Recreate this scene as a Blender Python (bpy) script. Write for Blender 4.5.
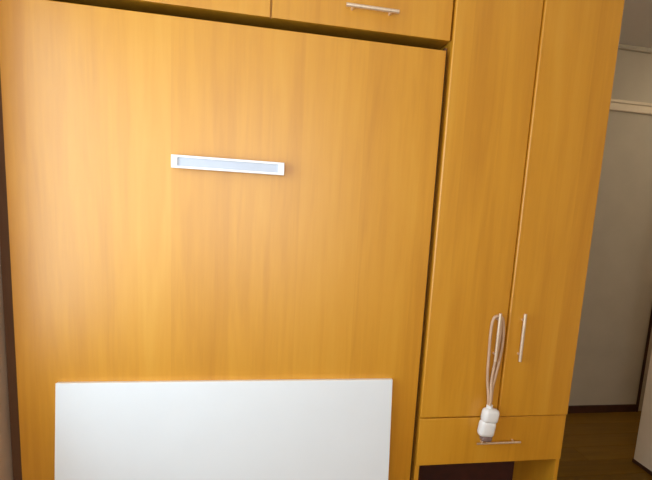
import bpy, bmesh, math, random
from mathutils import Vector, Matrix
random.seed(4)
for o in list(bpy.data.objects): bpy.data.objects.remove(o)
scn = bpy.context.scene
COL = scn.collection

# ------------------------------------------------------------------ camera
cam = bpy.data.cameras.new('camera'); camo = bpy.data.objects.new('camera', cam); COL.objects.link(camo)
r = Vector((0.98106902, -0.18400161, 0.06039032)); u = Vector((-0.02936416, 0.16689341, 0.98553759))
f = Vector((0.19141925, 0.9686537, -0.1583309))
M = Matrix((r, u, -f)).transposed().to_4x4(); M.translation = Vector((.8164, -1.758, 1.55))
camo.matrix_world = M
cam.sensor_width = 36; cam.lens = 480 * 36 / 652
cam.shift_x = -28.79 / 652; cam.shift_y = 38.71 / 652
cam.clip_start = .02
scn.camera = camo

# ------------------------------------------------------------------ world, daylight, exposure
w = bpy.data.worlds.new('overcast_sky'); scn.world = w; w.use_nodes = True
bg = w.node_tree.nodes['Background']; bg.inputs[0].default_value = (.80, .90, 1, 1); bg.inputs[1].default_value = 1.0
def area(name, loc, direction, sx, sy, power, color):
    l = bpy.data.lights.new(name, 'AREA'); l.shape = 'RECTANGLE'; l.size = sx; l.size_y = sy
    l.energy = power; l.color = color
    o = bpy.data.objects.new(name, l); COL.objects.link(o); o.location = loc
    o.rotation_euler = Vector(direction).to_track_quat('-Z', 'Z').to_euler()
    return o
area('daylight_rear_window', (.62, -2.80, 1.62), (0, 1, 0), 1.16, 1.36, 31, (1, .97, .90))
area('daylight_side_window', (-.17, -.90, 1.59), (1, 0, 0), 1.30, 1.50, 28.0, (.70, .88, 1))
vs = scn.view_settings
vs.view_transform = 'Standard'; vs.look = 'None'; vs.gamma = 1; vs.use_curve_mapping = False
vs.exposure = 0.32

# ------------------------------------------------------------------ materials
def newmat(name):
    m = bpy.data.materials.new(name); m.use_nodes = True
    nt = m.node_tree; b = nt.nodes['Principled BSDF']
    return m, nt, b
def plain(name, col, rough=.5, metal=0, noise=.0, scale=30, bump=0, spec=.5):
    m, nt, b = newmat(name)
    b.inputs['Roughness'].default_value = rough; b.inputs['Metallic'].default_value = metal
    b.inputs['Specular IOR Level'].default_value = spec
    tc = nt.nodes.new('ShaderNodeTexCoord'); n = nt.nodes.new('ShaderNodeTexNoise')
    n.inputs['Scale'].default_value = scale; n.inputs['Detail'].default_value = 4
    nt.links.new(tc.outputs['Object'], n.inputs['Vector'])
    rp = nt.nodes.new('ShaderNodeValToRGB'); rp.color_ramp.elements[0].position = .3; rp.color_ramp.elements[1].position = .7
    rp.color_ramp.elements[0].color = tuple(c * (1 - noise) for c in col) + (1,)
    rp.color_ramp.elements[1].color = tuple(min(1, c * (1 + noise)) for c in col) + (1,)
    nt.links.new(n.outputs['Fac'], rp.inputs['Fac']); nt.links.new(rp.outputs['Color'], b.inputs['Base Color'])
    if bump:
        bp = nt.nodes.new('ShaderNodeBump'); bp.inputs['Strength'].default_value = bump; bp.inputs['Distance'].default_value = .002
        nt.links.new(n.outputs['Fac'], bp.inputs['Height']); nt.links.new(bp.outputs['Normal'], b.inputs['Normal'])
    return m
def wood(name, dark, mid, light, rough=.42, axis='Z', off=0.0, strip=.085, spec=1.0, coat=.5):
    """laminate with a printed grain that runs along one axis"""
    m, nt, b = newmat(name); N = nt.nodes.new; L = nt.links.new
    tc = N('ShaderNodeTexCoord')
    def noise(sc, detail, dist=0):
        mp = N('ShaderNodeMapping'); mp.inputs['Scale'].default_value = sc; mp.inputs['Location'].default_value = (off, off * .7, off * 1.3)
        L(tc.outputs['Object'], mp.inputs['Vector'])
        n = N('ShaderNodeTexNoise'); n.inputs['Scale'].default_value = 1; n.inputs['Detail'].default_value = detail
        n.inputs['Distortion'].default_value = dist; L(mp.outputs['Vector'], n.inputs['Vector']); return n.outputs['Fac']
    def sc(a, l): return (a, a, l) if axis == 'Z' else (l, a, a)
    n1 = noise(sc(13, 1.1), 3, 1.1); n2 = noise(sc(90, 5.0), 3, .4); n3 = noise(sc(5, .5), 2)
    # printed strips: one random tone per strip
    sx = N('ShaderNodeSeparateXYZ'); L(tc.outputs['Object'], sx.inputs['Vector'])
    dv = N('ShaderNodeMath'); dv.operation = 'MULTIPLY_ADD'; dv.inputs[1].default_value = 1 / strip; dv.inputs[2].default_value = off + 40
    L(sx.outputs['X' if axis == 'Z' else 'Y'], dv.inputs[0])
    fl = N('ShaderNodeMath'); fl.operation = 'FLOOR'; L(dv.outputs[0], fl.inputs[0])
    wn = N('ShaderNodeTexWhiteNoise'); wn.noise_dimensions = '1D'; L(fl.outputs[0], wn.inputs['W'])
    def mul(a, k, add=None):
        q = N('ShaderNodeMath'); q.operation = 'MULTIPLY_ADD'; L(a, q.inputs[0]); q.inputs[1].default_value = k
        if add is None: q.inputs[2].default_value = 0
        else: L(add, q.inputs[2])
        return q.outputs[0]
    v = mul(wn.outputs['Value'], .12, mul(n3, .30, mul(n2, .17, mul(n1, .40))))
    rp = N('ShaderNodeValToRGB'); e = rp.color_ramp.elements
    e[0].position = .34; e[0].color = dark + (1,); e[1].position = .70; e[1].color = light + (1,)
    k = e.new(.52); k.color = mid + (1,)
    L(v, rp.inputs['Fac']); L(rp.outputs['Color'], b.inputs['Base Color'])
    b.inputs['Roughness'].default_value = rough; b.inputs['Specular IOR Level'].default_value = spec
    b.inputs['Coat Weight'].default_value = coat; b.inputs['Coat Roughness'].default_value = .45
    bp = N('ShaderNodeBump'); bp.inputs['Strength'].default_value = .05; bp.inputs['Distance'].default_value = .001
    L(n2, bp.inputs['Height']); L(bp.outputs['Normal'], b.inputs['Normal'])
    return m
WD, WM, WL = (.56, .232, .006), (.655, .295, .013), (.70, .340, .026)
W_bed = wood('beech_laminate_bed', WD, WM, WL, off=0, strip=.11, spec=.6, coat=.7)
W_up = wood('beech_laminate_overhead', WD, WM, WL, off=3.1, spec=.6, coat=.7)
W_war = wood('beech_laminate_wardrobe', WD, WM, WL, off=7.7, strip=.07, spec=.6, coat=.7)
W_dr = wood('beech_laminate_drawer', WD, WM, WL, off=11.3, spec=.6, coat=.7)
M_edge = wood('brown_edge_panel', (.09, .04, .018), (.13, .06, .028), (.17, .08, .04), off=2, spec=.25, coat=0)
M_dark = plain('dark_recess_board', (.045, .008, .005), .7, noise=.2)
M_steel = plain('brushed_steel', (.86, .72, .56), .42, .75, noise=.06, scale=120)
M_white = plain('white_melamine', (.80, .84, .88), .45, noise=.01, scale=6)
M_band = plain('white_edge_band', (.88, .86, .82), .4, noise=.01)
M_hfr = plain('white_lacquered_metal', (.86, .86, .87), .3, noise=.01)
M_hin = plain('pale_grey_insert', (.52, .57, .67), .4, 0, noise=.02)
M_cord = plain('cream_cable', (.60, .40, .26), .55, noise=.03)
M_plug = plain('white_plastic', (.86, .86, .86), .35, noise=.02)
M_grey = plain('mauve_grey_plug', (.22, .15, .14), .5, noise=.15, scale=60)
M_wall = plain('cream_wall_paint', (.72, .55, .40), .85, noise=.02, scale=8, bump=.05)
M_far = plain('greige_wall_paint', (.54, .49, .38), .8, noise=.04, scale=5, bump=.05)
M_trim = plain('pale_trim_paint', (.78, .68, .50), .5, noise=.02)
M_ceil = plain('ceiling_paint', (.80, .78, .74), .9, noise=.01)
M_base = plain('dark_brown_baseboard', (.06, .022, .012), .5, noise=.2, scale=20)
M_door = plain('off_white_door_paint', (.88, .80, .64), .45, noise=.02, scale=6)
M_frame = plain('white_window_frame', (.85, .85, .84), .4, noise=.01)
M_floor = wood('brown_floor_laminate', (.17, .085, .005), (.22, .11, .006), (.28, .145, .010), rough=.5, axis='X', off=5, strip=.16, spec=.3, coat=0)
M_sub = plain('floor_joint', (.035, .018, .008), .8, noise=.1)
def glass():
    m, nt, b = newmat('window_glass'); nt.nodes.remove(b)
    t = nt.nodes.new('ShaderNodeBsdfTransparent'); g = nt.nodes.new('ShaderNodeBsdfGlossy'); g.inputs['Roughness'].default_value = .02
    mx = nt.nodes.new('ShaderNodeMixShader'); mx.inputs[0].default_value = .06
    nt.links.new(t.outputs[0], mx.inputs[1]); nt.links.new(g.outputs[0], mx.inputs[2])
    nt.links.new(mx.outputs[0], nt.nodes['Material Output'].inputs['Surface']); return m
M_glass = glass()

# ------------------------------------------------------------------ builders
def box(bm, x0, x1, y0, y1, z0, z1, bev=0, seg=2):
    vs_ = [bm.verts.new((x, y, z)) for x in (x0, x1) for y in (y0, y1) for z in (z0, z1)]
    F = [(0, 1, 3, 2), (4, 6, 7, 5), (0, 4, 5, 1), (2, 3, 7, 6), (0, 2, 6, 4), (1, 5, 7, 3)]
    fs = [bm.faces.new([vs_[i] for i in q]) for q in F]
    if bev:
        es = list({e for q in fs for e in q.edges})
        bmesh.ops.bevel(bm, geom=es, offset=bev, segments=seg, affect='EDGES', profile=.5)
def tube(bm, pts, rad, n=10, cap=True):
    pts = [Vector(p) for p in pts]; rings = []
    t0 = (pts[1] - pts[0]).normalized(); a = t0.orthogonal().normalized()
    for i, p in enumerate(pts):
        t = (pts[min(i + 1, len(pts) - 1)] - pts[max(i - 1, 0)]).normalized()
        a = (a - t * a.dot(t)).normalized(); b = t.cross(a)
        rings.append([bm.verts.new(p + rad * (a * math.cos(2 * math.pi * k / n) + b * math.sin(2 * math.pi * k / n))) for k in range(n)])
    for A, B in zip(rings, rings[1:]):
        for k in range(n): bm.faces.new((A[k], A[(k + 1) % n], B[(k + 1) % n], B[k]))
    if cap: bm.faces.new(rings[0][::-1]); bm.faces.new(rings[-1])
def spline(P, k=8):
    P = [Vector(p) for p in P]; Q = [2 * P[0] - P[1]] + P + [2 * P[-1] - P[-2]]; out = []
    for i in range(1, len(Q) - 2):
        a, b, c, d = Q[i - 1:i + 3]
        for j in range(k):
            t = j / k
            out.append(.5 * (2 * b + (c - a) * t + (2 * a - 5 * b + 4 * c - d) * t * t + (3 * b - a - 3 * c + d) * t ** 3))
    return out + [P[-1]]
def origin(p):
    v = Vector((0, 0, 0))
    while p is not None: v = v + p.location; p = p.parent
    return v
def obj(name, bm, mat, parent=None, smooth=False, loc=None):
    """world-space bmesh -> one mesh object; loc = its own origin when it has no parent"""
    bmesh.ops.recalc_face_normals(bm, faces=bm.faces)
    o0 = origin(parent) if parent else Vector(loc or (0, 0, 0))
    bmesh.ops.translate(bm, verts=bm.verts, vec=-o0)
    me = bpy.data.meshes.new(name); bm.to_mesh(me); bm.free(); me.materials.append(mat)
    if smooth:
        for p in me.polygons: p.use_smooth = True
        me.set_sharp_from_angle(angle=math.radians(45))
    o = bpy.data.objects.new(name, me); COL.objects.link(o)
    if parent: o.parent = parent
    else: o.location = o0
    return o
def slab(name, mat, parent, *a, bev=0, seg=2):
    bm = bmesh.new(); box(bm, *a, bev=bev, seg=seg); return obj(name, bm, mat, parent)
def thing(name, loc, label, cat, group=None):
    o = bpy.data.objects.new(name, None); COL.objects.link(o); o.location = loc; o.empty_display_size = .1
    o['label'] = label; o['category'] = cat
    if group: o['group'] = group
    return o
def struct(o): o['kind'] = 'structure'; return o

# ------------------------------------------------------------------ the room
XL, XR, YB, YF, ZC = -.047, 3.20, -2.70, 1.442, 2.75
YW = .52            # wall the furniture stands against
XP = 2.16           # furniture wall ends here, the passage begins
fl = struct(slab('floor', M_sub, None, XL - .3, 5.2, YB - .3, YF + .2, -.10, -.008))
PW, PL = .165, 1.25
row = 0; y = YB; cache = {}
while y < YF - .01:
    y1 = min(y + PW, YF); x = XL - random.random() * PL
    while x < 5.0:
        a, b_ = max(x, XL), min(x + PL, 5.0)
        if b_ - a > .02:
            key = (round(b_ - a, 4), round(y1 - y, 4))
            if key not in cache:
                bm = bmesh.new(); box(bm, .001, b_ - a - .001, .001, y1 - y - .001, -.008, 0, bev=.0012, seg=1)
                p = obj('plank', bm, M_floor); cache[key] = p.data
            else:
                p = bpy.data.objects.new('plank', cache[key]); COL.objects.link(p)
            p.location = (a, y, 0); p.parent = fl
        x += PL
    y += PW
struct(slab('ceiling', M_ceil, None, XL - .3, 5.2, YB - .3, YF + .2, ZC, ZC + .1))
def wall_with_hole(name, axis, c0, c1, s0, s1, h, mat):
    """wall slab between c0..c1 in thickness, s0..s1 along, hole h = (a0,a1,z0,z1)"""
    bm = bmesh.new()
    for (a0, a1, z0, z1) in ((s0, h[0], 0, ZC), (h[1], s1, 0, ZC), (h[0], h[1], 0, h[2]), (h[0], h[1], h[3], ZC)):
        if axis == 'x': box(bm, a0, a1, c0, c1, z0, z1)
        else: box(bm, c0, c1, a0, a1, z0, z1)
    return struct(obj(name, bm, mat))
H1 = (.04, 1.20, .94, 2.30); H2 = (-1.55, -.25, .84, 2.34)
wall_with_hole('wall_rear', 'x', YB - .12, YB, XL - .12, XR + .12, H1, M_wall)
wall_with_hole('wall_left', 'y', XL - .12, XL, YB, YW + .1, H2, M_wall)
def window(n, axis, c, h):
    a0, a1, z0, z1 = h; w_ = .05
    def bx(bm, p0, p1, q0, q1, d0, d1, bev=.004):
        if axis == 'x': box(bm, p0, p1, c + d0, c + d1, q0, q1, bev=bev)
        else: box(bm, c + d0, c + d1, p0, p1, q0, q1, bev=bev)
    bm = bmesh.new(); mid = (a0 + a1) / 2
    for (p0, p1, q0, q1) in ((a0, a1, z0, z0 + w_), (a0, a1, z1 - w_, z1), (a0, a0 + w_, z0 + w_, z1 - w_), (a1 - w_, a1, z0 + w_, z1 - w_), (mid - .035, mid + .035, z0 + w_, z1 - w_)):
        bx(bm, p0, p1, q0, q1, -.025, .025)
    o = struct(obj('window_%d' % n, bm, M_frame))
    for (p0, p1) in ((a0 + w_, mid - .035), (mid + .035, a1 - w_)):
        bm = bmesh.new(); bx(bm, p0, p1, z0 + w_, z1 - w_, -.003, .003, 0); obj('pane', bm, M_glass, o)
    bm = bmesh.new(); s = .035 if axis == 'y' else .035
    bx(bm, a0 - .03, a1 + .03, z0 - .03, z0 - .002, .03, .09, .006); obj('window_sill', bm, M_frame, o)
window(1, 'x', YB - .05, H1)
window(2, 'y', XL - .05, H2)
struct(slab('wall_furniture', M_wall, None, XL, XP - .01, YW, YW + .1, 0, ZC))
struct(slab('wall_passage_side', M_wall, None, XP - .11, XP - .01, YW + .1, YF, 0, ZC))
struct(slab('wall_far', M_far, None, XP - .11, 5.1, YF, YF + .12, 0, ZC))
struct(slab('wall_right', M_wall, None, XR, XR + .12, YB, -.16, 0, ZC))
struct(slab('wall_passage_right', M_wall, None, 5.0, 5.1, -.3, YF, 0, ZC))
struct(slab('wall_passage_near', M_wall, None, XR + .12, 5.0, -.3, -.2, 0, ZC))
struct(slab('baseboard_far', M_base, None, XP, 3.84, YF - .014, YF, 0, .062, bev=.003))
struct(slab('baseboard_left', M_base, None, XL, XL + .014, YB, -.02, 0, .062, bev=.003))
struct(slab('baseboard_right', M_base, None, XR - .014, XR, YB, -.17, 0, .062, bev=.003))
# pale rail across the far wall, cornice at its top, dark jamb at its right end
bm = bmesh.new(); box(bm, XP, 5.0, YF - .022, YF, 2.305, 2.372, bev=.006); box(bm, XP, 5.0, YF - .034, YF, 2.356, 2.378, bev=.005)
struct(obj('trim_1', bm, M_trim))
bm = bmesh.new(); box(bm, XP, 5.0, YF - .03, YF, 2.715, ZC, bev=.012); struct(obj('trim_2', bm, M_far))
struct(slab('trim_3', M_base, None, 3.845, 3.860, YF - .02, YF, 0, 2.305, bev=.004))
# open door leaf standing in the passage
d = struct(slab('door_1', M_door, None, 3.205, 3.245, -.12, .715, .012, 2.08, bev=.004))
slab('gap_shadow_strip', M_base, d, 3.201, 3.249, -.12, .718, .004, .026)  # dark strip painted in for the shadow gap under the leaf
bm = bmesh.new(); tube(bm, [(3.206, .64, 1.02), (3.165, .64, 1.02)], .011); tube(bm, [(3.168, .645, 1.02), (3.165, .53, 1.02)], .009)
obj('door_handle', bm, M_steel, d, True)

# ------------------------------------------------------------------ fold-away wall bed
BW, BT = 1.45, 2.108
bed = thing('wall_bed', (BW / 2, .25, 0), 'fold-away wall bed with tall beech-look front panel closed upright', 'bed')
slab('front_panel', W_bed, bed, 0.0, BW, 0, .022, .06, BT, bev=.0025)
slab('bed_base', M_dark, bed, .03, BW - .03, .03, .36, .08, BT - .06)
slab('side_panel', M_edge, bed, -.043, -.012, .030, .50, 0, 2.128, bev=.002)
slab('side_panel', M_edge, bed, BW + .005, BW + .015, .035, .50, 0, 2.128, bev=.001)
slab('back_panel', M_dark, bed, -.012, BW + .006, .48, .50, 0, 2.12)
slab('plinth', M_edge, bed, -.012, BW + .006, .02, .04, 0, .055)
# white bar pull: hollow frame, pale insert, two stand-offs
hx0, hx1, hz0, hz1 = .511, .884, 1.625, 1.668
bm = bmesh.new(); b2 = .008
box(bm, hx0, hx1, -.036, -.018, hz1 - b2, hz1, bev=.0015); box(bm, hx0, hx1, -.036, -.018, hz0, hz0 + b2, bev=.0015)
box(bm, hx0, hx0 + .02, -.036, -.018, hz0 + b2 - .001, hz1 - b2 + .001, bev=.001); box(bm, hx1 - .02, hx1, -.036, -.018, hz0 + b2 - .001, hz1 - b2 + .001, bev=.001)
box(bm, hx0 + .03, hx0 + .05, -.02, 0, hz0 + .012, hz1 - .012); box(bm, hx1 - .05, hx1 - .03, -.02, 0, hz0 + .012, hz1 - .012)
h = obj('pull_handle', bm, M_hfr, bed); h['label'] = 'white bar pull with pale grey inset'
slab('insert', M_hin, h, hx0 + .018, hx1 - .018, -.030, -.019, hz0 + .006, hz1 - .006)

def bar_handle(parent, p0, p1, yface, out=.032, rad=.0066, label=None):
    """slim round bar on two posts"""
    p0, p1 = Vector(p0), Vector(p1); dd = (p1 - p0); bm = bmesh.new()
    tube(bm, [p0, p0 + dd * .5, p1], rad, 12)
    for t in (.14, .86):
        q = p0 + dd * t; tube(bm, [q, Vector((q.x, yface, q.z))], rad * .8, 10)
    o = obj('handle', bm, M_steel, parent, True); o['label'] = label or 'slim steel bar handle'; return o

# ------------------------------------------------------------------ overhead cabinet
ZU0, ZU1 = 2.142, 2.70
up = thing('overhead_cabinet', (BW / 2, .25, ZU0), 'beech-look overhead cabinet with two doors above the wall bed', 'cabinet')
slab('carcass', W_up, up, -.043, BW + .012, .020, .50, ZU0 + .004, ZU1)
for (a, b_) in ((-.041, .820), (.826, BW + .010)):
    dd = slab('door', W_up, up, a, b_, -.001, .018, ZU0, ZU1 - .004, bev=.002)
    c = (a + b_) / 2 + .02
    bar_handle(dd, (c - .092, -.033, 2.203), (c + .092, -.033, 2.203), 0)

# ------------------------------------------------------------------ wardrobe
WX0, WXG, WX1 = 1.468, 1.8010, 2.125
ZD1, ZD0 = .700, .493
wy = -.020
wd = thing('wardrobe', ((WX0 + WX1) / 2, .25, 0), 'tall narrow beech-look wardrobe with two doors, drawer and open niche', 'wardrobe')
slab('side_panel', W_war, wd, WX0, WX0 + .018, wy + .02, .50, 0, 2.72)
slab('side_panel', W_war, wd, WX1 - .018, WX1, wy + .005, .50, 0, ZD0 - .003, bev=.001)
slab('side_panel', W_war, wd, WX1 - .018, WX1, wy + .02, .50, ZD0 - .003, 2.72)
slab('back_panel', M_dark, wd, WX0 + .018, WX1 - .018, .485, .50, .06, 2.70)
slab('top_panel', W_war, wd, WX0 + .018, WX1 - .018, wy + .02, .485, 2.70, 2.72)
slab('shelf', W_war, wd, WX0 + .018, WX1 - .018, wy + .02, .485, ZD1 - .006, ZD1 + .010)
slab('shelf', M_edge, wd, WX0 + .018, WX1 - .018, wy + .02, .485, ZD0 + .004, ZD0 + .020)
slab('bottom_panel', W_war, wd, WX0 + .018, WX1 - .018, wy + .005, .485, .06, .078)
slab('plinth', M_edge, wd, WX0 + .018, WX1 - .018, wy + .04, wy + .06, 0, .06)
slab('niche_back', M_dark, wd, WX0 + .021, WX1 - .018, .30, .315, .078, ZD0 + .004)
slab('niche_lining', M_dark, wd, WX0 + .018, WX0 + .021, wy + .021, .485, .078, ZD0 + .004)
dl = slab('door', W_war, wd, WX0 - .003, WXG - .0015, wy, wy + .019, ZD1 + .002, 2.716, bev=.005, seg=3)
dr_ = slab('door', W_war, wd, WXG + .0015, WX1, wy - .008, wy + .019, ZD1 + .002, 2.716, bev=.005, seg=3)
bar_handle(dl, (1.752, wy - .024, 1.148), (1.752, wy - .024, .950), wy)
bar_handle(dr_, (1.858, wy - .028, 1.148), (1.858, wy - .028, .950), wy)
dw = slab('drawer', W_dr, wd, WX0 - .003, WX1, wy, wy + .019, ZD0, ZD1 - .002, bev=.0025)
bar_handle(dw, (1.712, wy - .024, .594), (1.908, wy - .024, .594), wy, rad=.0045)

# ------------------------------------------------------------------ white board leaning on the bed
bx0, bx1, th = .130, 1.336, .022
zt = .866
lean = math.atan2(.100, zt)
Lb = .866 / math.cos(lean)
brd = thing('white_board', ((bx0 + bx1) / 2, -.10, 0), 'large plain white tabletop board leaning upright against the bed front', 'board')
def leanbox(name, mat, x0, x1, t0, t1, s0, s1, bev):
    bm = bmesh.new(); box(bm, x0, x1, t0, t1, s0, s1, bev=bev)
    bmesh.ops.rotate(bm, verts=bm.verts, cent=(0, 0, 0), matrix=Matrix.Rotation(-lean, 3, 'X'))
    # rests on the floor at its lower front edge and on the bed at its upper back edge
    my = max(v.co.y for v in bm.verts)
    return bm
bms = {}
def place(bm, dy, dz): bmesh.ops.translate(bm, verts=bm.verts, vec=(0, dy, dz)); return bm
ref = leanbox('', None, bx0, bx1, 0, th, 0, Lb, 0)
dy = -.0006 - max(v.co.y for v in ref.verts); dz = -min(v.co.z for v in ref.verts); ref.free()
e = .0015
obj('panel', place(leanbox('', None, bx0 + e, bx1 - e, 0, th, e, Lb - e, .0006), dy, dz), M_white, brd)
for a in ((bx0, bx1, .001, th - .001, Lb - e, Lb), (bx0, bx1, .001, th - .001, 0, e), (bx0, bx0 + e, .001, th - .001, e, Lb - e), (bx1 - e, bx1, .001, th - .001, e, Lb - e)):
    obj('edge_band', place(leanbox('', None, *a, 0), dy, dz), M_band, brd)

# ------------------------------------------------------------------ extension lead hung on the wardrobe handle
hy = wy - .024
cd = thing('extension_lead', (1.755, hy, .60), 'cream looped extension lead with white socket block hanging from wardrobe handle', 'extension lead')
def cable(P, name='cable'):
    bm = bmesh.new(); tube(bm, spline(P), .0060, 8); return obj(name, bm, M_cord, cd, True)
yc = wy - .0085            # between the bar and the door
cable([(1.753, yc, 1.132), (1.743, yc, 1.132), (1.734, yc, 1.124), (1.728, yc, 1.100), (1.727, yc, 1.05), (1.729, yc, .98), (1.732, yc, .90), (1.736, yc - .003, .85), (1.741, hy + .004, .80), (1.744, hy, .745)])
cable([(1.751, yc, 1.132), (1.763, yc, 1.131), (1.775, yc, 1.114), (1.783, yc, 1.06), (1.783, yc, 1.00), (1.777, yc, .94), (1.768, yc, .88), (1.758, yc - .006, .83), (1.752, hy, .78), (1.749, hy + .002, .745)])
cable([(1.751, yc, 1.1325), (1.764, yc, 1.126), (1.769, yc, 1.06), (1.764, yc, .98), (1.757, yc - .001, .92), (1.750, yc - .006, .86), (1.747, hy - .004, .81), (1.747, hy - .006, .745)])
# wrap where the strands are gathered
bm = bmesh.new(); tube(bm, [(1.747, hy - .004, .765), (1.747, hy - .003, .755), (1.747, hy - .003, .738)], .013, 12); obj('strain_relief', bm, M_plug, cd, True)
# socket block: two stacked rounded lobes, slightly turned
def lobes(name, mat, cx, cz, w_, hgt, dpt, bev, rot, parent):
    bm = bmesh.new(); box(bm, -w_ / 2, w_ / 2, -dpt / 2, dpt / 2, -hgt / 2, hgt / 2, bev=bev, seg=4)
    bmesh.ops.rotate(bm, verts=bm.verts, cent=(0, 0, 0), matrix=Matrix.Rotation(rot, 3, 'Y'))
    bmesh.ops.translate(bm, verts=bm.verts, vec=(cx, hy - .010, cz)); return obj(name, bm, mat, parent, True)
bk = lobes('socket_block', M_plug, 1.750, .722, .070, .062, .046, .018, .12, cd)
b2_ = lobes('socket_block', M_plug, 1.741, .668, .068, .070, .044, .017, .12, cd)
pg = lobes('plug', M_grey, 1.743, .630, .046, .036, .034, .010, .12, cd)
bm = bmesh.new()
for s in (-1, 1): tube(bm, [(1.740 + s * .010, hy - .012, .616), (1.738 + s * .010, hy - .012, .602)], .0025, 8)
obj('pin', bm, M_steel, pg, True)

# ------------------------------------------------------------------ added fill lamp that brightens the dim passage, unseen (beyond the right edge of the view)
lp = thing('passage_fill_lamp', (4.15, .62, ZC), 'added unseen fill lamp with round opal shade, brightening the passage beyond the open door', 'fill lamp')
def lathe(name, prof, mat, parent, cx, cy, n=32):
    bm = bmesh.new(); rings = []
    for (rr, z) in prof: rings.append([bm.verts.new((cx + rr * math.cos(2 * math.pi * k / n), cy + rr * math.sin(2 * math.pi * k / n), z)) for k in range(n)])
    for A, B in zip(rings, rings[1:]):
        for k in range(n): bm.faces.new((A[k], A[(k + 1) % n], B[(k + 1) % n], B[k]))
    bm.faces.new(rings[0]); bm.faces.new(rings[-1]); return obj(name, bm, mat, parent, True)
lathe('base_plate', [(.10, ZC), (.10, ZC - .02), (.09, ZC - .025)], M_hfr, lp, 4.15, .62)
m_, nt_, b_ = newmat('fill_lamp_glow'); b_.inputs['Base Color'].default_value = (.9, .87, .8, 1); b_.inputs['Emission Color'].default_value = (1, .86, .64, 1); b_.inputs['Emission Strength'].default_value = 14
lathe('shade', [(.09, ZC - .025), (.15, ZC - .035), (.155, ZC - .06), (.13, ZC - .10), (.07, ZC - .12), (.01, ZC - .125)], m_, lp, 4.15, .62)
